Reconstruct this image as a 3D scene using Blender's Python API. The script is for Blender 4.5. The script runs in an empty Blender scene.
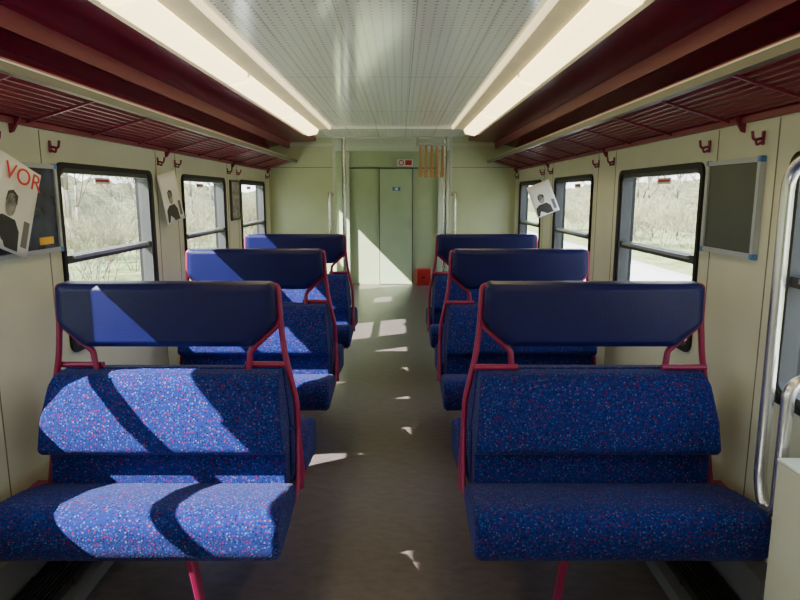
import bpy, bmesh, math, random
from mathutils import Vector, Matrix
random.seed(7)
scene = bpy.context.scene
COL = scene.collection

# ---------------------------------------------------------------- materials
def newmat(name):
    m = bpy.data.materials.new(name); m.use_nodes = True
    nt = m.node_tree
    return m, nt, nt.nodes['Principled BSDF']

def plain(name, col, rough=0.5, metal=0.0, var=0.06, scale=6.0, bump=0.0, bscale=80, coat=0.0, spec=0.5):
    m, nt, b = newmat(name)
    tc = nt.nodes.new('ShaderNodeTexCoord')
    n = nt.nodes.new('ShaderNodeTexNoise'); n.inputs['Scale'].default_value = scale
    n.inputs['Detail'].default_value = 4
    nt.links.new(tc.outputs['Object'], n.inputs['Vector'])
    r = nt.nodes.new('ShaderNodeValToRGB')
    c = Vector(col)
    lo = [max(0, v*(1-var)) for v in c]; hi = [min(1, v*(1+var)) for v in c]
    r.color_ramp.elements[0].position = 0.3; r.color_ramp.elements[1].position = 0.7
    r.color_ramp.elements[0].color = (*lo, 1); r.color_ramp.elements[1].color = (*hi, 1)
    nt.links.new(n.outputs['Fac'], r.inputs['Fac'])
    nt.links.new(r.outputs['Color'], b.inputs['Base Color'])
    b.inputs['Roughness'].default_value = rough
    b.inputs['Metallic'].default_value = metal
    b.inputs['Coat Weight'].default_value = coat
    b.inputs['Specular IOR Level'].default_value = spec
    if bump > 0:
        n2 = nt.nodes.new('ShaderNodeTexNoise'); n2.inputs['Scale'].default_value = bscale
        nt.links.new(tc.outputs['Object'], n2.inputs['Vector'])
        bp = nt.nodes.new('ShaderNodeBump'); bp.inputs['Strength'].default_value = bump
        bp.inputs['Distance'].default_value = 0.004
        nt.links.new(n2.outputs['Fac'], bp.inputs['Height'])
        nt.links.new(bp.outputs['Normal'], b.inputs['Normal'])
    return m

M_wall  = plain('wall_cream_laminate', (0.61, 0.63, 0.51), 0.36, var=0.03)
M_seam  = plain('panel_seam', (0.16, 0.15, 0.12), 0.6)
M_green = plain('green_laminate', (0.49, 0.56, 0.345), 0.35, var=0.03)
M_door  = plain('door_green', (0.50, 0.60, 0.40), 0.35, var=0.03)
M_maroon = plain('maroon_paint', (0.18, 0.005, 0.028), 0.25, var=0.08, spec=0.35)
M_lip   = plain('crimson_lip', (0.16, 0.005, 0.03), 0.35, var=0.05, spec=0.2)
M_red   = plain('red_frame_paint', (0.235, 0.007, 0.058), 0.4, var=0.05)
M_rack  = plain('rack_red', (0.20, 0.012, 0.035), 0.4)
M_alu   = plain('brushed_aluminium', (0.50, 0.50, 0.49), 0.35, 0.9, var=0.05)
M_frame = plain('anodised_frame', (0.42, 0.46, 0.54), 0.35, 0.2, var=0.05)
M_darkalu = plain('dark_aluminium', (0.06, 0.063, 0.065), 0.5, 0.0, spec=0.3)
M_railgrey = plain('rail_grey', (0.10, 0.105, 0.09), 0.4, 0.3)
M_chrome = plain('satin_steel_tube', (0.75, 0.75, 0.76), 0.25, 0.9, var=0.02)
M_rubber = plain('black_rubber', (0.018, 0.018, 0.02), 0.55, spec=0.2)
M_black = plain('black_metal', (0.02, 0.02, 0.022), 0.5)
M_grey  = plain('grey_plastic', (0.16, 0.16, 0.17), 0.5)
M_white = plain('white_paper', (0.80, 0.81, 0.82), 0.6)
M_blue  = plain('blue_plastic', (0.06, 0.2, 0.55), 0.4)
M_board = plain('notice_board_grey', (0.055, 0.065, 0.058), 0.4)
M_poster = plain('poster_navy', (0.025, 0.03, 0.07), 0.25, var=0.7, scale=9)
M_photo = plain('printed_photo_grey', (0.22, 0.22, 0.22), 0.4, var=0.95, scale=22)
M_yellow = plain('yellow_sticker', (0.85, 0.5, 0.04), 0.5)
M_redtxt = plain('red_print', (0.6, 0.02, 0.02), 0.5)
M_blk = plain('black_print', (0.03, 0.03, 0.03), 0.5)
M_wood = plain('tan_strap', (0.42, 0.22, 0.07), 0.5)
M_vinyl = plain('navy_vinyl', (0.006, 0.007, 0.066), 0.36, var=0.12, bump=0.2, bscale=220, spec=0.22)
M_lightbox = plain('light_housing_cream', (0.80, 0.74, 0.55), 0.45)
M_bark = plain('bark', (0.20, 0.17, 0.14), 0.9, var=0.3)
M_twig = plain('budding_twigs', (0.28, 0.26, 0.16), 0.9, var=0.4)
M_concrete = plain('concrete', (0.65, 0.63, 0.60), 0.9, var=0.15)
M_rail = plain('rail_steel', (0.3, 0.24, 0.2), 0.4, 0.7)

def fabric():
    m, nt, b = newmat('blue_speckled_moquette')
    L = nt.links.new
    tc = nt.nodes.new('ShaderNodeTexCoord')
    v = nt.nodes.new('ShaderNodeTexVoronoi'); v.inputs['Scale'].default_value = 118
    v.inputs['Randomness'].default_value = 0.85
    L(tc.outputs['Object'], v.inputs['Vector'])
    lt = nt.nodes.new('ShaderNodeMath'); lt.operation = 'LESS_THAN'; lt.inputs[1].default_value = 0.38
    L(v.outputs['Distance'], lt.inputs[0])
    sp = nt.nodes.new('ShaderNodeSeparateColor'); L(v.outputs['Color'], sp.inputs[0])
    r = nt.nodes.new('ShaderNodeValToRGB'); r.color_ramp.interpolation = 'CONSTANT'
    e = r.color_ramp.elements
    e[0].position = 0; e[0].color = (0.11, 0.006, 0.055, 1)
    e[1].position = 0.25; e[1].color = (0.016, 0.045, 0.22, 1)
    for p, c in ((0.45, (0.085, 0.085, 0.20, 1)), (0.56, (0.003, 0.006, 0.035, 1)), (0.82, (0.015, 0.06, 0.19, 1))):
        x = e.new(p); x.color = c
    L(sp.outputs[0], r.inputs['Fac'])
    n = nt.nodes.new('ShaderNodeTexNoise'); n.inputs['Scale'].default_value = 8
    L(tc.outputs['Object'], n.inputs['Vector'])
    br = nt.nodes.new('ShaderNodeValToRGB')
    br.color_ramp.elements[0].color = (0.0045, 0.011, 0.098, 1); br.color_ramp.elements[1].color = (0.007, 0.017, 0.135, 1)
    L(n.outputs['Fac'], br.inputs['Fac'])
    mx = nt.nodes.new('ShaderNodeMix'); mx.data_type = 'RGBA'
    L(lt.outputs[0], mx.inputs['Factor']); L(br.outputs['Color'], mx.inputs['A']); L(r.outputs['Color'], mx.inputs['B'])
    L(mx.outputs['Result'], b.inputs['Base Color'])
    b.inputs['Roughness'].default_value = 0.9
    b.inputs['Sheen Weight'].default_value = 0.04
    b.inputs['Specular IOR Level'].default_value = 0.12
    bp = nt.nodes.new('ShaderNodeBump'); bp.inputs['Strength'].default_value = 0.3; bp.inputs['Distance'].default_value = 0.003
    L(v.outputs['Distance'], bp.inputs['Height']); L(bp.outputs['Normal'], b.inputs['Normal'])
    return m
M_fabric = fabric()

def floor_mat():
    m, nt, b = newmat('brown_linoleum')
    L = nt.links.new
    tc = nt.nodes.new('ShaderNodeTexCoord')
    mp = nt.nodes.new('ShaderNodeMapping'); mp.inputs['Scale'].default_value = (4, 9, 1)
    mp.inputs['Rotation'].default_value = (0, 0, 0.6)
    L(tc.outputs['Object'], mp.inputs['Vector'])
    n = nt.nodes.new('ShaderNodeTexNoise'); n.inputs['Scale'].default_value = 3; n.inputs['Detail'].default_value = 8
    n.inputs['Roughness'].default_value = 0.7
    L(mp.outputs[0], n.inputs['Vector'])
    r = nt.nodes.new('ShaderNodeValToRGB')
    r.color_ramp.elements[0].position = 0.3; r.color_ramp.elements[1].position = 0.72
    r.color_ramp.elements[0].color = (0.082, 0.064, 0.066, 1); r.color_ramp.elements[1].color = (0.155, 0.124, 0.125, 1)
    L(n.outputs['Fac'], r.inputs['Fac']); L(r.outputs['Color'], b.inputs['Base Color'])
    b.inputs['Roughness'].default_value = 0.33
    b.inputs['Specular IOR Level'].default_value = 0.6
    return m
M_floor = floor_mat()

def ceiling_mat():
    m, nt, b = newmat('perforated_ceiling')
    L = nt.links.new
    tc = nt.nodes.new('ShaderNodeTexCoord')
    s = nt.nodes.new('ShaderNodeSeparateXYZ'); L(tc.outputs['Object'], s.inputs[0])
    def M(op, a, bb=None):
        n = nt.nodes.new('ShaderNodeMath'); n.operation = op
        for i, q in enumerate((a, bb)):
            if q is None: continue
            if isinstance(q, (int, float)): n.inputs[i].default_value = q
            else: L(q, n.inputs[i])
        return n.outputs[0]
    def cell(o, k):
        return M('SUBTRACT', M('FRACT', M('MULTIPLY', o, k)), 0.5)
    fx = cell(s.outputs['X'], 26); fy = cell(s.outputs['Y'], 26)
    d = M('SQRT', M('ADD', M('MULTIPLY', fx, fx), M('MULTIPLY', fy, fy)))
    dot = M('LESS_THAN', d, 0.15)
    jx = M('LESS_THAN', M('ABSOLUTE', cell(s.outputs['X'], 1/0.29)), 0.009)
    jy = M('LESS_THAN', M('ABSOLUTE', cell(s.outputs['Y'], 1/1.45)), 0.004)
    j = M('MAXIMUM', jx, jy)
    f = M('MAXIMUM', M('MULTIPLY', dot, 0.85), M('MULTIPLY', j, 0.6))
    mx = nt.nodes.new('ShaderNodeMix'); mx.data_type = 'RGBA'
    mx.inputs['A'].default_value = (0.90, 0.91, 0.86, 1); mx.inputs['B'].default_value = (0.16, 0.17, 0.15, 1)
    L(f, mx.inputs['Factor']); L(mx.outputs['Result'], b.inputs['Base Color'])
    b.inputs['Roughness'].default_value = 0.13
    b.inputs['Specular IOR Level'].default_value = 0.8
    return m
M_ceil = ceiling_mat()

def glass_mat():
    m = bpy.data.materials.new('window_glass'); m.use_nodes = True
    nt = m.node_tree; nt.nodes.clear(); L = nt.links.new
    o = nt.nodes.new('ShaderNodeOutputMaterial')
    t = nt.nodes.new('ShaderNodeBsdfTransparent'); t.inputs[0].default_value = (0.93, 0.95, 0.93, 1)
    g = nt.nodes.new('ShaderNodeBsdfGlossy'); g.inputs['Roughness'].default_value = 0.02
    n = nt.nodes.new('ShaderNodeTexNoise'); n.inputs['Scale'].default_value = 2
    mr = nt.nodes.new('ShaderNodeMapRange'); mr.inputs['To Min'].default_value = 0.04; mr.inputs['To Max'].default_value = 0.09
    L(n.outputs['Fac'], mr.inputs['Value'])
    mx = nt.nodes.new('ShaderNodeMixShader'); L(mr.outputs[0], mx.inputs[0])
    L(t.outputs[0], mx.inputs[1]); L(g.outputs[0], mx.inputs[2]); L(mx.outputs[0], o.inputs[0])
    return m
M_glass = glass_mat()

def emit_mat(name, st, c0, c1):
    m, nt, b = newmat(name)
    tc = nt.nodes.new('ShaderNodeTexCoord'); n = nt.nodes.new('ShaderNodeTexNoise'); n.inputs['Scale'].default_value = 1.5
    nt.links.new(tc.outputs['Object'], n.inputs['Vector'])
    r = nt.nodes.new('ShaderNodeValToRGB')
    r.color_ramp.elements[0].color = (*c0, 1); r.color_ramp.elements[1].color = (*c1, 1)
    nt.links.new(n.outputs['Fac'], r.inputs['Fac'])
    nt.links.new(r.outputs['Color'], b.inputs['Emission Color'])
    b.inputs['Base Color'].default_value = (0.9, 0.85, 0.7, 1)
    b.inputs['Emission Strength'].default_value = st
    return m
M_emit = emit_mat('fluorescent_diffuser', 4.6, (1, 0.74, 0.32), (1, 0.80, 0.40))
M_emit2 = emit_mat('glowing_edge_strip', 1.6, (1, 0.74, 0.36), (1, 0.80, 0.45))

def ground_mat(name, c1, c2, sc):
    m, nt, b = newmat(name)
    tc = nt.nodes.new('ShaderNodeTexCoord'); n = nt.nodes.new('ShaderNodeTexNoise')
    n.inputs['Scale'].default_value = sc; n.inputs['Detail'].default_value = 10; n.inputs['Roughness'].default_value = 0.8
    nt.links.new(tc.outputs['Object'], n.inputs['Vector'])
    r = nt.nodes.new('ShaderNodeValToRGB'); r.color_ramp.elements[0].position = 0.38; r.color_ramp.elements[1].position = 0.62
    r.color_ramp.elements[0].color = (*c1, 1); r.color_ramp.elements[1].color = (*c2, 1)
    nt.links.new(n.outputs['Fac'], r.inputs['Fac']); nt.links.new(r.outputs['Color'], b.inputs['Base Color'])
    b.inputs['Roughness'].default_value = 0.95; b.inputs['Specular IOR Level'].default_value = 0.1
    return m
M_grass = ground_mat('spring_grass', (0.10, 0.13, 0.04), (0.32, 0.35, 0.17), 1.5)
M_gravel = ground_mat('ballast_gravel', (0.30, 0.285, 0.27), (0.68, 0.66, 0.63), 14)
M_bush = ground_mat('thicket', (0.035, 0.040, 0.022), (0.18, 0.175, 0.10), 2.2)

# ---------------------------------------------------------------- mesh builder
def link(o, parent=None):
    COL.objects.link(o)
    if parent: o.parent = parent
    return o

def empty(name, loc=(0, 0, 0), rz=0):
    e = bpy.data.objects.new(name, None); e.empty_display_size = 0.1
    e.location = loc; e.rotation_euler = (0, 0, rz); COL.objects.link(e); return e

class MB:
    def __init__(s, name, mats):
        s.name = name; s.mats = mats if isinstance(mats, (list, tuple)) else [mats]; s.bm = bmesh.new()
    def box(s, x0, x1, y0, y1, z0, z1, mi=0):
        if x0 > x1: x0, x1 = x1, x0
        v = [s.bm.verts.new(p) for p in ((x0,y0,z0),(x1,y0,z0),(x1,y1,z0),(x0,y1,z0),(x0,y0,z1),(x1,y0,z1),(x1,y1,z1),(x0,y1,z1))]
        for f in ((0,3,2,1),(4,5,6,7),(0,1,5,4),(1,2,6,5),(2,3,7,6),(3,0,4,7)):
            s.bm.faces.new([v[i] for i in f]).material_index = mi
        return v
    def prism(s, pts, axis, a, b, mi=0):
        def P(p, t):
            u, w = p
            return {'X': (t, u, w), 'Y': (u, t, w), 'Z': (u, w, t)}[axis]
        A = [s.bm.verts.new(P(p, a)) for p in pts]; B = [s.bm.verts.new(P(p, b)) for p in pts]
        n = len(pts); fs = [s.bm.faces.new(A), s.bm.faces.new(B[::-1])]
        for i in range(n):
            fs.append(s.bm.faces.new((A[i], B[i], B[(i+1) % n], A[(i+1) % n])))
        for f in fs: f.material_index = mi
        return A + B
    def ring(s, outer, inner, axis, a, b, mi=0):
        def P(p, t):
            u, w = p
            return {'X': (t, u, w), 'Y': (u, t, w), 'Z': (u, w, t)}[axis]
        n = len(outer)
        q = [[s.bm.verts.new(P(p, t)) for p in pl] for pl in (outer, inner) for t in (a, b)]
        OA, OB, IA, IB = q
        for i in range(n):
            j = (i+1) % n
            for f in ((OA[i],OA[j],IA[j],IA[i]), (OB[i],IB[i],IB[j],OB[j]), (OA[i],OB[i],OB[j],OA[j]), (IA[i],IA[j],IB[j],IB[i])):
                s.bm.faces.new(f).material_index = mi
    def cyl(s, p0, p1, r, n=8, mi=0, r2=None):
        p0, p1 = Vector(p0), Vector(p1); d = (p1-p0).normalized()
        up = Vector((0,0,1)) if abs(d.z) < 0.9 else Vector((1,0,0))
        u = d.cross(up).normalized(); w = d.cross(u); r2 = r if r2 is None else r2
        A = [s.bm.verts.new(p0+(u*math.cos(2*math.pi*i/n)+w*math.sin(2*math.pi*i/n))*r) for i in range(n)]
        B = [s.bm.verts.new(p1+(u*math.cos(2*math.pi*i/n)+w*math.sin(2*math.pi*i/n))*r2) for i in range(n)]
        for i in range(n):
            f = s.bm.faces.new((A[i], A[(i+1) % n], B[(i+1) % n], B[i])); f.material_index = mi; f.smooth = True
        if n > 3:
            s.bm.faces.new(A[::-1]).material_index = mi; s.bm.faces.new(B).material_index = mi
    def mesh(s):
        bmesh.ops.recalc_face_normals(s.bm, faces=s.bm.faces[:])
        me = bpy.data.meshes.new(s.name); s.bm.to_mesh(me); s.bm.free()
        for m in s.mats: me.materials.append(m)
        return me
    def done(s, parent=None, bevel=0, seg=3, smooth=False):
        me = s.mesh(); o = bpy.data.objects.new(s.name, me); link(o, parent)
        mods(o, bevel, seg, smooth); return o

def mods(o, bevel=0, seg=3, smooth=False):
    if bevel:
        m = o.modifiers.new('bevel', 'BEVEL'); m.width = bevel; m.segments = seg; m.limit_method = 'ANGLE'; m.angle_limit = 0.5
    if smooth:
        for p in o.data.polygons: p.use_smooth = True
        w = o.modifiers.new('wn', 'WEIGHTED_NORMAL'); w.keep_sharp = True

def rrect(u0, u1, w0, w1, r, n=5):
    pts = []
    for cx, cy, a0 in ((u1-r, w1-r, 0), (u0+r, w1-r, 90), (u0+r, w0+r, 180), (u1-r, w0+r, 270)):
        for i in range(n+1):
            a = math.radians(a0+90*i/n); pts.append((cx+r*math.cos(a), cy+r*math.sin(a)))
    return pts

def fillet(pts, r, n=5):
    pts = [Vector(p) for p in pts]; out = [pts[0]]
    for i in range(1, len(pts)-1):
        a, b, c = pts[i-1], pts[i], pts[i+1]
        d1 = (a-b); d2 = (c-b); rr = min(r, d1.length*0.45, d2.length*0.45)
        p1 = b+d1.normalized()*rr; p2 = b+d2.normalized()*rr
        for k in range(n+1):
            t = k/n; out.append(p1*(1-t)**2+b*2*t*(1-t)+p2*t*t)
    out.append(pts[-1]); return out

def tube(name, pts, r, mat, parent=None, fr=0.04, cyclic=False):
    cu = bpy.data.curves.new(name, 'CURVE'); cu.dimensions = '3D'; cu.bevel_depth = r; cu.bevel_resolution = 3
    cu.use_fill_caps = True
    P = fillet(pts, fr) if fr else [Vector(p) for p in pts]
    sp = cu.splines.new('POLY'); sp.points.add(len(P)-1)
    for q, p in zip(sp.points, P): q.co = (*p, 1)
    sp.use_cyclic_u = cyclic; sp.use_smooth = True
    cu.materials.append(mat)
    return link(bpy.data.objects.new(name, cu), parent)

# ---------------------------------------------------------------- room shell
W = 1.38; YB = -2.6; YP = 7.07; YD = 10.5; CZ = 2.15; YL = 6.18
wins = [(-2.03,-0.99), (-0.46,0.58), (1.05,2.09), (2.68,3.71), (4.22,5.26), (5.76,6.78)]
vwins = [(7.95, 8.50, 1.05, 1.45), (9.40, 10.30, 0.75, 1.80)]  # second vestibule opening: unseen, added to let sun onto the end wall
ZW0, ZW1, ZS = 0.80, 1.64, 1.215
b = MB('floor', M_floor); b.box(-W-0.08, W+0.08, YB-0.08, YD+0.08, -0.1, 0); b.done()

def side_wall(sg, name):
    b = MB(name, [M_wall, M_seam])
    x0, x1 = sg*W, sg*(W+0.08)
    holes = [(a+0.02, c-0.02, ZW0+0.02, ZW1-0.02) for a, c in wins] + [(a+0.02, c-0.02, z0+0.02, z1-0.02) for a, c, z0, z1 in vwins]
    b.box(x0, x1, YB, YD, 0, 0.5); b.box(x0, x1, YB, YD, 1.85, 2.25)
    y = YB
    for a, c, z0, z1 in holes:
        b.box(x0, x1, y, a, 0.5, 1.85)
        b.box(x0, x1, a, c, 0.5, z0); b.box(x0, x1, a, c, z1, 1.85); y = c
    b.box(x0, x1, y, YD, 0.5, 1.85)
    xs0, xs1 = sg*(W-0.0015), sg*(W+0.002)
    for a, c in wins:
        for yy in (a-0.09, c+0.09):
            b.box(xs0, xs1, yy-0.0025, yy+0.0025, 0.2, 1.76, 1)
    return b.done()
side_wall(-1, 'wall_left'); side_wall(1, 'wall_right')

def window(sg, a, c, z0, z1, split=True, idx=1):
    e = empty('window_%d' % idx)
    b = MB('frame', [M_darkalu, M_rubber, M_alu])
    X = lambda d: sg*(W+d)
    b.ring(rrect(a, c, z0, z1, 0.05), rrect(a+0.024, c-0.024, z0+0.024, z1-0.024, 0.045), 'X', X(-0.012), X(0.085), 1)
    b.ring(rrect(a+0.022, c-0.022, z0+0.022, z1-0.022, 0.045), rrect(a+0.044, c-0.044, z0+0.044, z1-0.044, 0.035), 'X', X(0.0), X(0.06), 0)
    if split:
        b.box(X(0.008), X(0.05), a+0.04, c-0.04, ZS-0.018, ZS+0.018, 0)
        b.box(X(-0.004), X(0.008), a+0.10, c-0.10, ZS+0.0, ZS+0.016, 2)
    b.done(e)
    g = MB('glass', M_glass)
    g.box(X(0.045), X(0.049), a+0.042, c-0.042, z0+0.042, z1-0.042); g.done(e)
    if split:
        s = MB('warning_sticker', [M_white, M_redtxt])
        ym = (a+c)/2
        s.box(X(0.041), X(0.044), ym-0.08, ym+0.08, z1-0.085, z1-0.055, 0)
        s.box(X(0.0395), X(0.0408), ym-0.07, ym+0.07, z1-0.075, z1-0.064, 1); s.done(e)
i = 1
for sg in (-1, 1):
    for a, c in wins:
        window(sg, a, c, ZW0, ZW1, True, i); i += 1
    for a, c, z0, z1 in vwins:
        window(sg, a, c, z0, z1, False, i); i += 1

b = MB('ceiling', [M_ceil, M_wall])
b.box(-0.585, 0.585, YB, YL, CZ, CZ+0.1, 0)
b.box(-0.843, 0.843, YL, YP, CZ-0.02, CZ+0.1, 0)
b.box(-W, W, YP, YD, 2.21, 2.31, 1)
b.done()
for sg, nm in ((-1, 'trim_1'), (1, 'trim_2')):
    b = MB(nm, [M_maroon, M_lip])
    pts = [(sg*0.845, 2.09), (sg*1.12, 2.075), (sg*1.165, 2.06), (sg*(W-0.002), 2.02),
           (sg*(W-0.002), 2.2), (sg*0.845, 2.2)]
    b.prism(pts, 'Y', YB, YP)
    b.prism([(sg*1.13, 2.08), (sg*1.14, 2.01), (sg*1.155, 2.01), (sg*1.16, 2.08)], 'Y', YB, YP, 1)
    b.box(sg*(W-0.012), sg*(W-0.001), YB, YP, 1.775, 2.05)
    b.done()

# fluorescent light strips
for sg in (-1, 1):
    e = empty('ceiling_light_strip')
    b = MB('housing', [M_lightbox, M_emit2])
    b.prism([(sg*0.602, 2.139), (sg*0.700, 2.118), (sg*0.712, 2.19), (sg*0.602, 2.2)], 'Y', YB, YL, 0)
    b.prism([(sg*0.585, 2.150), (sg*0.588, 2.128), (sg*0.602, 2.126), (sg*0.602, 2.17)], 'Y', YB, YL, 1)
    b.prism([(sg*0.825, 2.078), (sg*0.845, 2.072), (sg*0.845, 2.2), (sg*0.825, 2.2)], 'Y', YB, YL, 0)
    b.done(e)
    d = MB('diffuser', [M_emit, M_lightbox])
    y = 0.58-1.4*2
    while y < YL-0.1:
        y1 = min(y+1.4, YL)
        d.prism([(sg*0.700, 2.112), (sg*0.715, 2.080), (sg*0.80, 2.062), (sg*0.824, 2.075), (sg*0.824, 2.14), (sg*0.71, 2.14)], 'Y', max(y+0.03, YB), y1-0.03, 0)
        d.prism([(sg*0.702, 2.112), (sg*0.824, 2.080), (sg*0.824, 2.14), (sg*0.71, 2.14)], 'Y', y1-0.03, min(y1+0.03, YL), 1)
        y += 1.4
    d.done(e)

# partition at end of saloon
for sg, nm in ((-1, 'wall_partition_left'), (1, 'wall_partition_right')):
    b = MB(nm, [M_green, M_wall, M_seam])
    b.box(sg*0.66, sg*W, YP, YP+0.05, 0, 2.21, 0)
    b.box(sg*0.64, sg*0.665, YP-0.012, YP+0.075, 0, 2.15, 1)
    b.box(sg*0.665, sg*W, YP-0.01, YP, 2.035, 2.065, 1)
    b.box(sg*0.665, sg*W, YP-0.004, YP, 1.80, 1.806, 2)
    b.done()
b = MB('trim_3', [M_wall, M_green]); b.box(-0.64, 0.64, YP, YP+0.05, 2.12, 2.21); b.done()

b = MB('wall_far', [M_green, M_wall, M_seam])
b.box(-W, W, YD, YD+0.08, 0, 2.21, 0)
b.box(-0.86, -0.76, YD-0.08, YD, 0, 2.21, 1); b.box(0.72, 0.90, YD-0.08, YD, 0, 2.21, 1)
b.box(-0.76, 0.72, YD-0.01, YD, 1.93, 1.95, 2)
b.done()
e = empty('door_1')
b = MB('leaf', [M_door, M_seam, M_alu])
b.box(-0.25, 0.285, YD-0.045, YD-0.012, 0.012, 1.925, 0)
b.box(-0.268, -0.25, YD-0.03, YD-0.01, 0.0, 1.94, 1); b.box(0.285, 0.303, YD-0.03, YD-0.01, 0.0, 1.94, 1)
b.box(-0.268, 0.303, YD-0.03, YD-0.01, 1.925, 1.94, 1)
b.box(0.235, 0.26, YD-0.065, YD-0.045, 0.95, 1.10, 2)
b.done(e)
b = MB('sticker', [M_blue, M_white]); b.box(-0.04, 0.09, YD-0.048, YD-0.0455, 1.57, 1.63, 0); b.box(0.0, 0.05, YD-0.0495, YD-0.0482, 1.58, 1.62, 1); b.done(e)
e = empty('no_smoking_sign')
b = MB('plate', [M_white, M_redtxt]); b.box(0.04, 0.30, YD-0.05, YD-0.001, 1.97, 2.08, 0)
b.ring(rrect(0.06, 0.15, 1.98, 2.07, 0.044), rrect(0.075, 0.135, 1.995, 2.055, 0.029), 'Y', YD-0.055, YD-0.05, 1)
b.box(0.17, 0.28, YD-0.054, YD-0.05, 1.985, 2.065, 1); b.done(e)
b = MB('fire_extinguisher_box', [M_redtxt, M_black]); b.box(0.37, 0.60, YD-0.16, YD-0.001, 0.0, 0.27, 0); b.box(0.45, 0.51, YD-0.175, YD-0.16, 0.12, 0.15, 1); b.done(bevel=0.01)

b = MB('wall_back', M_green); b.box(-W, W, YB-0.08, YB, 0, 2.25); b.done()

for sg in (-1, 1):
    tube('grab_handle', [(sg*0.67, YP-0.01, 1.50), (sg*0.70, YP-0.07, 1.53), (sg*0.70, YP-0.09, 1.45), (sg*0.70, YP-0.09, 0.85), (sg*0.70, YP-0.001, 0.80)], 0.016, M_chrome)
tube('vestibule_pole', [(-0.56, YP+0.2, 0), (-0.56, YP+0.2, 2.209)], 0.024, M_chrome, fr=0)
tube('vestibule_pole', [(0.60, YP+0.2, 0), (0.60, YP+0.2, 2.209)], 0.024, M_chrome, fr=0)
e = empty('hanging_straps')
b = MB('rail', M_alu); b.cyl((0.26, YP-0.1, 2.04), (0.60, YP-0.1, 2.04), 0.010)
b.cyl((0.27, YP-0.1, 2.04), (0.27, YP-0.1, 2.13), 0.008); b.cyl((0.59, YP-0.1, 2.04), (0.59, YP-0.1, 2.13), 0.008); b.done(e)
b = MB('straps', [M_wood, M_black])
for q in range(5):
    x = 0.31+q*0.06
    b.prism([(x-0.012, 2.03), (x+0.012, 2.03), (x+0.016, 1.76), (x-0.016, 1.76)], 'Y', YP-0.112, YP-0.09)
    b.box(x-0.020, x+0.020, YP-0.118, YP-0.084, 1.69, 1.76, 0)
b.done(e)

# ---------------------------------------------------------------- luggage racks + hooks
for sg in (-1, 1):
    e = empty('luggage_rack')
    b = MB('front_rail', [M_railgrey, M_rack, M_alu])
    b.box(sg*1.055, sg*1.08, YB, YP-0.02, 1.852, 1.882, 0)
    b.box(sg*1.053, sg*1.058, YB, YP-0.02, 1.879, 1.884, 2)
    b.box(sg*1.082, sg*1.10, YB, YP-0.02, 1.862, 1.90, 1)
    b.done(e)
    r = MB('slats', M_rack)
    for q in range(9):
        t = q/8; x = 1.114+t*0.238; z = 1.868-t*0.07
        r.box(sg*(x-0.0085), sg*(x+0.0085), YB, YP-0.02, z-0.005, z+0.005)
    y = -2.2
    while y < YP:
        r.prism([(sg*1.09, 1.862), (sg*(W-0.013), 1.783), (sg*(W-0.013), 1.77), (sg*1.09, 1.853)], 'Y', y-0.006, y+0.006); y += 0.52
    r.done(e)
    r = MB('wall_rail', M_rack)
    r.box(sg*(W-0.022), sg*(W-0.001), YB, YP-0.02, 1.765, 1.785)
    for y in (-0.73, 0.84, 2.40, 3.96, 5.5, 6.95):
        r.prism([(sg*(W-0.001), 1.79), (sg*(W-0.001), 1.73), (sg*(W-0.015), 1.735), (sg*(W-0.045), 1.785)], 'Y', y-0.006, y+0.006)
    r.done(e)

def hook(sg, y, z=1.70):
    e = empty('coat_hook', (sg*W, y, z)); e.scale = (0.7, 0.7, 0.7)
    b = MB('plate', M_red); b.box(-sg*0.010, 0, -0.012, 0.012, -0.035, 0.035); b.done(e, 0.004, 2)
    tube('prong', [(-sg*0.008, 0, 0.0), (-sg*0.055, 0, -0.012), (-sg*0.062, 0, 0.035)], 0.0075, M_red, e, 0.02)
    tube('lower_prong', [(-sg*0.008, 0, -0.02), (-sg*0.035, 0, -0.036), (-sg*0.042, 0, -0.012)], 0.0065, M_red, e, 0.015)
for sg in (-1, 1):
    for y in (2.27, 2.66, 3.83, 4.12, 5.36, 5.66, 6.88): hook(sg, y)

# ---------------------------------------------------------------- heaters / grilles along walls
for sg in (-1, 1):
    e = empty('floor_heater')
    b = MB('casing', [M_grey, M_black])
    b.box(sg*1.10, sg*(W-0.001), 1.9, YP-0.02, 0, 0.055, 0)
    b.box(sg*1.30, sg*(W-0.001), 1.9, YP-0.02, 0.055, 0.22, 0)
    b.done(e)
    r = MB('grille', M_black)
    for q in range(9):
        x = 1.145+q*0.017
        r.box(sg*x, sg*(x+0.008), 1.91, YP-0.03, 0.055, 0.085)
    for q in range(26):
        y = 1.92+q*0.2
        if y < YP-0.1: r.box(sg*1.14, sg*1.30, y, y+0.01, 0.055, 0.08)
    r.done(e)

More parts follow.
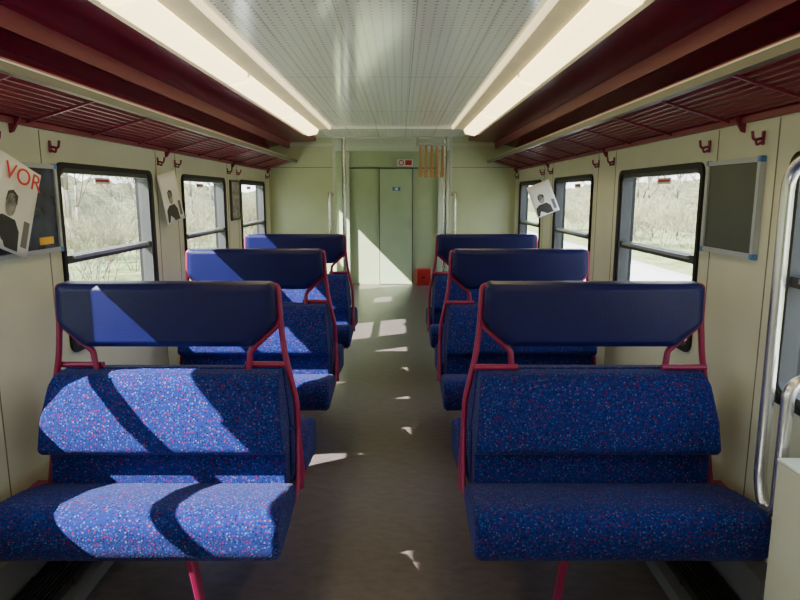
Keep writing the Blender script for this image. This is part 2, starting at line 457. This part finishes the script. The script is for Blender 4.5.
# ---------------------------------------------------------------- benches
def bench(sg, yc):
    e = empty('back_to_back_train_bench', (0.803 if sg > 0 else -0.782, yc, 0), 0 if sg > 0 else math.pi)
    if bench.cache is None:
        parts = []
        for d, nm in ((1, 'a'), (-1, 'b')):
            b = MB('seat_cushion_'+nm, M_fabric)
            prof = [(-0.475, 0.36), (-0.48, 0.45), (-0.45, 0.49), (-0.39, 0.497), (-0.25, 0.475), (-0.105, 0.435), (-0.095, 0.36), (-0.25, 0.335), (-0.44, 0.318)]
            b.prism([(d*p[0], p[1]) for p in prof], 'X', -0.478, 0.478)
            parts.append((b.name, b.mesh(), 0.026, 4, True))
            b = MB('backrest_'+nm, M_fabric)
            prof = [(-0.155, 0.562), (-0.180, 0.585), (-0.168, 0.69), (-0.110, 0.815), (-0.070, 0.844), (-0.004, 0.850), (-0.004, 0.62), (-0.09, 0.555)]
            vs = b.prism([(d*p[0], p[1]) for p in prof], 'X', -0.448, 0.448)
            for v in vs:
                t = (v.co.z-0.56)/0.29; v.co.x *= 1-0.06*t
            parts.append((b.name, b.mesh(), 0.014, 3, True))
            b = MB('lower_back_'+nm, M_fabric)
            b.prism([(d*p[0], p[1]) for p in ((-0.115, 0.40), (-0.10, 0.60), (-0.01, 0.60), (-0.01, 0.37), (-0.09, 0.37))], 'X', -0.44, 0.44)
            parts.append((b.name, b.mesh(), 0.01, 3, True))
            b = MB('seat_pan_'+nm, M_black)
            b.prism([(d*p[0], p[1]) for p in ((-0.40, 0.308), (-0.40, 0.325), (-0.02, 0.36), (-0.02, 0.33))], 'X', -0.44, 0.44)
            parts.append((b.name, b.mesh(), 0.004, 2, False))
        b = MB('headrest', M_vinyl)
        out = [(-0.405, 1.165), (-0.408, 1.04), (-0.395, 1.018), (-0.32, 0.948), (-0.30, 0.94), (0.30, 0.94), (0.32, 0.948), (0.395, 1.018), (0.408, 1.04), (0.405, 1.165), (0.385, 1.182), (-0.385, 1.182)]
        bm = b.bm; n = len(out)
        rings = []
        for yv, sc in ((-0.058, 0.90), (-0.045, 0.985), (-0.02, 1.0), (0.02, 1.0), (0.045, 0.985), (0.058, 0.90)):
            rr = []
            for (x, z) in out:
                dx = 0.04*(1 if x > 0 else -1)*((1-sc)/0.1); cz = 1.06
                rr.append(bm.verts.new((x-dx, yv, cz+(z-cz)*(1-(1-sc)*2.0))))
            rings.append(rr)
        for q in range(5):
            for j in range(n):
                bm.faces.new((rings[q][j], rings[q][(j+1) % n], rings[q+1][(j+1) % n], rings[q+1][j]))
        bm.faces.new(rings[0]); bm.faces.new(rings[-1])
        parts.append((b.name, b.mesh(), 0.006, 2, True))
        bench.cache = parts
    for nm, me, bv, sgm, sm in bench.cache:
        o = bpy.data.objects.new(nm, me); link(o, e); mods(o, bv, sgm, sm)
    r = 0.0115
    for s, nm in ((-1, 'aisle'), (1, 'wall')):
        tube('frame_post_'+nm, [(s*0.38, 0, 1.168), (s*0.410, 0, 1.165), (s*0.417, 0, 1.02), (s*0.430, 0, 0.90), (s*0.468, 0.0, 0.72), (s*0.478, 0, 0.36)], r, M_red, e, 0.03)
        tube('frame_brace_'+nm, [(s*0.415, 0, 1.05), (s*0.405, 0, 1.015), (s*0.318, 0, 0.935), (s*0.298, 0, 0.915), (s*0.292, 0, 0.845)], r, M_red, e, 0.03)
        tube('frame_crossbar_'+nm, [(s*0.272, -0.02, 0.858), (s*0.44, -0.02, 0.858)], r, M_red, e, 0)
        for d in (-1, 1):
            tube('side_rail_%s_%s' % (nm, 'a' if d < 0 else 'b'), [(s*0.470, 0, 0.62), (s*0.476, d*0.06, 0.40), (s*0.462, d*0.12, 0.340), (s*0.45, d*0.40, 0.316)], 0.010, M_red, e, 0.05)
    for d, nm in ((-1, 'a'), (1, 'b')):
        b = MB('leg_'+nm, M_red)
        b.prism([(d*0.44, 0.325), (d*0.395, 0.325), (d*0.30, 0.012), (d*0.335, 0.012)], 'X', -0.190, -0.167)
        b.box(-0.202, -0.155, min(d*0.27, d*0.365), max(d*0.27, d*0.365), 0, 0.012); b.done(e, 0.005, 2)
    b = MB('under_frame', M_black); b.box(-0.44, 0.44, -0.045, 0.045, 0.30, 0.375); b.done(e, 0.004, 2)
    b = MB('wall_bracket', M_red); b.box(0.44*sg, 0.572*sg if sg > 0 else -0.59, -0.05, 0.05, 0.345, 0.37)
    if sg < 0:
        for v in b.bm.verts: v.co.x = -v.co.x
    b.done(e, 0.004, 2)
bench.cache = None
for yc in (2.29, 3.72, 5.15):
    for sg in (-1, 1): bench(sg, yc)

# ---------------------------------------------------------------- boards, posters, magazines
def board(name, sg, y0, y1, z0, z1, surf):
    e = empty(name)
    X = lambda d: sg*(W-d)
    b = MB('panel', [surf]); b.box(X(0.001), X(0.014), y0+0.01, y1-0.01, z0+0.01, z1-0.01); b.done(e)
    b = MB('frame', [M_frame]); b.ring(rrect(y0, y1, z0, z1, 0.012), rrect(y0+0.018, y1-0.018, z0+0.018, z1-0.018, 0.004), 'X', X(0.001), X(0.022)); b.done(e)
    b = MB('corners', [M_blue])
    for yy in (y0-0.003, y1-0.019):
        for zz in (z0-0.003, z1-0.019): b.box(X(0.001), X(0.0245), yy, yy+0.022, zz, zz+0.022)
    b.done(e, 0.004, 2)
    return e
board('notice_board', 1, 2.24, 2.63, 1.27, 1.635, M_board)
e = board('framed_poster', -1, 2.16, 2.66, 1.265, 1.625, M_poster)
b = MB('yellow_label', M_yellow); b.box(-W+0.0142, -W+0.016, 2.50, 2.60, 1.30, 1.33); b.done(e)
b = MB('framed_poster', [M_darkalu, M_photo, M_blue]); b.ring(rrect(5.40, 5.72, 1.28, 1.63, 0.01), rrect(5.42, 5.70, 1.30, 1.61, 0.004), 'X', -W+0.001, -W+0.02)
b.box(-W+0.001, -W+0.012, 5.41, 5.71, 1.29, 1.62, 1); b.done()

def magazine(loc, rot, w, h, text=None, name='magazine'):
    e = empty(name, loc); e.rotation_euler = rot
    cy = lambda u, v: 0.02*math.sin(u*2.6)*math.cos(v)
    b = MB('pages', [M_white]); bm = b.bm
    N = 8; g = []
    for a in range(N+1):
        g.append([bm.verts.new(((a/N-0.5)*w, cy(a/N-0.5, c/N-0.5), (c/N-0.5)*h)) for c in range(N+1)])
    for a in range(N):
        for c in range(N): bm.faces.new((g[a][c], g[a+1][c], g[a+1][c+1], g[a][c+1])).smooth = True
    o = b.done(e); s = o.modifiers.new('t', 'SOLIDIFY'); s.thickness = 0.004; s.offset = 0
    def patch(nm, outline, mt):
        for side, sn in ((-1, 'front'), (1, 'rear')):
            b = MB(nm+'_'+sn, [mt]); bm = b.bm
            cu = sum(p[0] for p in outline)/len(outline); cv = sum(p[1] for p in outline)/len(outline)
            off = side*0.0035
            c = bm.verts.new((cu*w, cy(cu, cv)+off, cv*h))
            vs = [bm.verts.new((u*w, cy(u, v)+off, v*h)) for u, v in outline]
            for q in range(len(vs)): bm.faces.new((c, vs[q], vs[(q+1) % len(vs)]))
            b.done(e)
    ell = lambda x, y, a, bb, n=20: [(x+a*math.cos(2*math.pi*k/n), y+bb*math.sin(2*math.pi*k/n)) for k in range(n)]
    patch('portrait_body', [(-0.46, -0.47), (0.25, -0.47), (0.22, -0.25), (0.08, -0.14), (-0.25, -0.14), (-0.42, -0.22)], M_blk)
    patch('portrait_head', ell(-0.08, 0.0, 0.13, 0.13), M_photo)
    patch('portrait_hair', [(-0.22, 0.02), (-0.2, 0.13), (-0.08, 0.17), (0.06, 0.13), (0.07, 0.02), (-0.02, 0.08)], M_blk)
    patch('cover_strip', [(0.30, -0.40), (0.44, -0.40), (0.44, -0.10), (0.30, -0.10)], M_grey)
    if text:
        t = bpy.data.curves.new('title', 'FONT'); t.body = text; t.size = h*0.26; t.extrude = 0.0005; t.align_x = 'CENTER'
        t.materials.append(M_redtxt)
        o = bpy.data.objects.new('title', t); link(o, e); o.location = (0, -0.022, h*0.25); o.rotation_euler = (math.pi/2, 0, 0)
    return e
magazine((-1.315, 2.27, 1.46), (0.0, math.radians(20), math.radians(80)), 0.24, 0.33, 'VOR')
magazine((-1.32, 3.86, 1.485), (0, math.radians(-12), math.radians(62)), 0.17, 0.30)
magazine((1.235, 5.05, 1.47), (0, math.radians(-22), math.radians(-18)), 0.18, 0.26)

# ---------------------------------------------------------------- near right: handrail and cabinet
e = empty('door_handrail')
tube('tube', [(1.378, 1.78, 1.63), (1.285, 1.80, 1.63), (1.285, 1.95, 1.58), (1.285, 1.94, 0.56), (1.285, 1.90, 0.48), (1.285, 1.84, 0.50), (1.285, 1.84, 0.92), (1.378, 1.84, 0.96)], 0.020, M_chrome, e, 0.08)
b = MB('side_cabinet', [M_wall, M_grey]); b.box(1.235, W-0.001, 1.2, 1.78, 0, 0.70, 0); b.box(1.232, W-0.001, 1.197, 1.783, 0.70, 0.712, 0); b.done(bevel=0.008)

# ---------------------------------------------------------------- exterior
GZ = -0.95
b = MB('ground', M_grass); b.box(-90, 90, -70, 110, GZ-0.2, GZ); b.done()
b = MB('track_ballast', M_gravel)
b.prism([(-3.2, GZ), (-2.4, GZ+0.15), (8.0, GZ+0.15), (9.0, GZ)], 'Y', -60, 100); b.done()
e = empty('railway_track')
b = MB('rails', M_rail)
for x in (3.7, 5.14): b.box(x-0.035, x+0.035, -60, 100, GZ+0.22, GZ+0.38)
b.done(e)
b = MB('sleepers', M_concrete)
for q in range(200): b.box(3.15, 5.7, -20+q*0.6, -20+q*0.6+0.24, GZ+0.152, GZ+0.22)
b.done(e)

from mathutils import noise
def bank(name, x0, x1, h, seed):
    bm = bmesh.new(); nx, ny = 14, 110; g = []
    for i in range(nx+1):
        row = []
        for j in range(ny+1):
            u = i/nx; x = x0+(x1-x0)*u; y = -40+j*1.35
            base = h*(u**0.6)
            nz = noise.noise(Vector((x*0.35, y*0.35, seed)))*1.3+noise.noise(Vector((x*1.1, y*1.1, seed)))*0.6
            row.append(bm.verts.new((x, y, GZ-0.02+max(0, base+nz*min(1, u*4)))))
        g.append(row)
    for i in range(nx):
        for j in range(ny): bm.faces.new((g[i][j], g[i+1][j], g[i+1][j+1], g[i][j+1])).smooth = True
    bmesh.ops.recalc_face_normals(bm, faces=bm.faces[:])
    me = bpy.data.meshes.new(name); bm.to_mesh(me); bm.free(); me.materials.append(M_bush)
    link(bpy.data.objects.new(name, me))
bank('brush_bank', -17, -30, 3.4, 1.3)
bank('brush_bank', 19, 32, 3.8, 7.7)

def tree_mesh(seed, height, depth=4, stems=1, nm='bare_tree'):
    rnd = random.Random(seed); b = MB(nm, [M_bark, M_twig])
    def grow(p, d, L, r, depth):
        for s in range(3):
            d2 = (d+Vector((rnd.uniform(-.16, .16), rnd.uniform(-.16, .16), rnd.uniform(-.04, .12)))).normalized()
            q = p+d2*(L/3); r2 = r*0.86
            b.cyl(p, q, max(r, 0.008), 3 if depth < 3 else 5, 1 if depth < 2 else 0, max(r2, 0.007)); p, d, r = q, d2, r2
            if depth > 0 and s > 0:
                for _ in range(2):
                    a = Vector((rnd.uniform(-1, 1), rnd.uniform(-1, 1), rnd.uniform(-.1, .6))).normalized()
                    grow(p, (d*0.6+a*0.75).normalized(), L*rnd.uniform(.5, .7), r*0.55, depth-1)
        if depth > 0: grow(p, d, L*0.7, r*0.8, depth-1)
    if stems == 1:
        grow(Vector((0, 0, 0)), Vector((0, 0, 1)), height*0.45, height*0.012, depth)
    else:
        for q in range(stems):
            a = q*2*math.pi/stems+rnd.uniform(-.3, .3)
            grow(Vector((math.cos(a)*.25, math.sin(a)*.25, 0)), Vector((math.cos(a)*.45, math.sin(a)*.45, 1)).normalized(), height*0.42, 0.02, depth)
    return b.mesh()
tm = [tree_mesh(s, h) for s, h in ((1, 7), (2, 6), (3, 8))]
sm = [tree_mesh(s, 2.6, 3, 6, 'roadside_shrub') for s in (11, 12)]
rt = random.Random(5)
for sg in (-1, 1):
    for q in range(34):
        o = bpy.data.objects.new('bare_tree', tm[q % 3])
        x = sg*(rt.uniform(11.5, 16) if sg < 0 else rt.uniform(14.5, 18)); y = -6+q*1.7+rt.uniform(-1, 1)
        o.location = (x, y, GZ); o.rotation_euler = (0, 0, rt.uniform(0, 6)); s = rt.uniform(.8, 1.2); o.scale = (s, s, s)
        link(o)
    for q in range(30):
        o = bpy.data.objects.new('roadside_shrub', sm[q % 2])
        x = sg*(rt.uniform(7.0, 9.5) if sg < 0 else rt.uniform(11.5, 13)); y = -4+q*1.7+rt.uniform(-1, 1)
        o.location = (x, y, GZ); o.rotation_euler = (0, 0, rt.uniform(0, 6)); s = rt.uniform(.6, 1.05); o.scale = (s, s, s)
        link(o)

# ---------------------------------------------------------------- light + world
sd = bpy.data.lights.new('sun', 'SUN'); sd.energy = 44; sd.angle = 0.009; sd.color = (1.0, 0.96, 0.90)
so = bpy.data.objects.new('sun', sd); so.rotation_euler = Vector((1.0, 0.55, -1.0)).to_track_quat('-Z', 'Y').to_euler(); so.location = (-10, -4, 12); link(so)
w = bpy.data.worlds.new('sky'); scene.world = w; w.use_nodes = True
nt = w.node_tree; bg = nt.nodes['Background']
tc = nt.nodes.new('ShaderNodeTexCoord'); sx = nt.nodes.new('ShaderNodeSeparateXYZ'); nt.links.new(tc.outputs['Generated'], sx.inputs[0])
r = nt.nodes.new('ShaderNodeValToRGB'); r.color_ramp.elements[0].position = 0.0; r.color_ramp.elements[0].color = (0.97, 0.98, 1, 1)
r.color_ramp.elements[1].position = 0.7; r.color_ramp.elements[1].color = (0.55, 0.72, 1, 1)
nt.links.new(sx.outputs['Z'], r.inputs['Fac']); nt.links.new(r.outputs['Color'], bg.inputs['Color'])
bg.inputs['Strength'].default_value = 6.8

# ---------------------------------------------------------------- camera
cd = bpy.data.cameras.new('camera'); cd.sensor_width = 36; cd.lens = 620/800*36; cd.clip_start = 0.05; cd.clip_end = 500
co = bpy.data.objects.new('camera', cd); co.location = (0.085, 0, 1.5); co.rotation_euler = (math.radians(90-9.61), 0, 0)
link(co); scene.camera = co
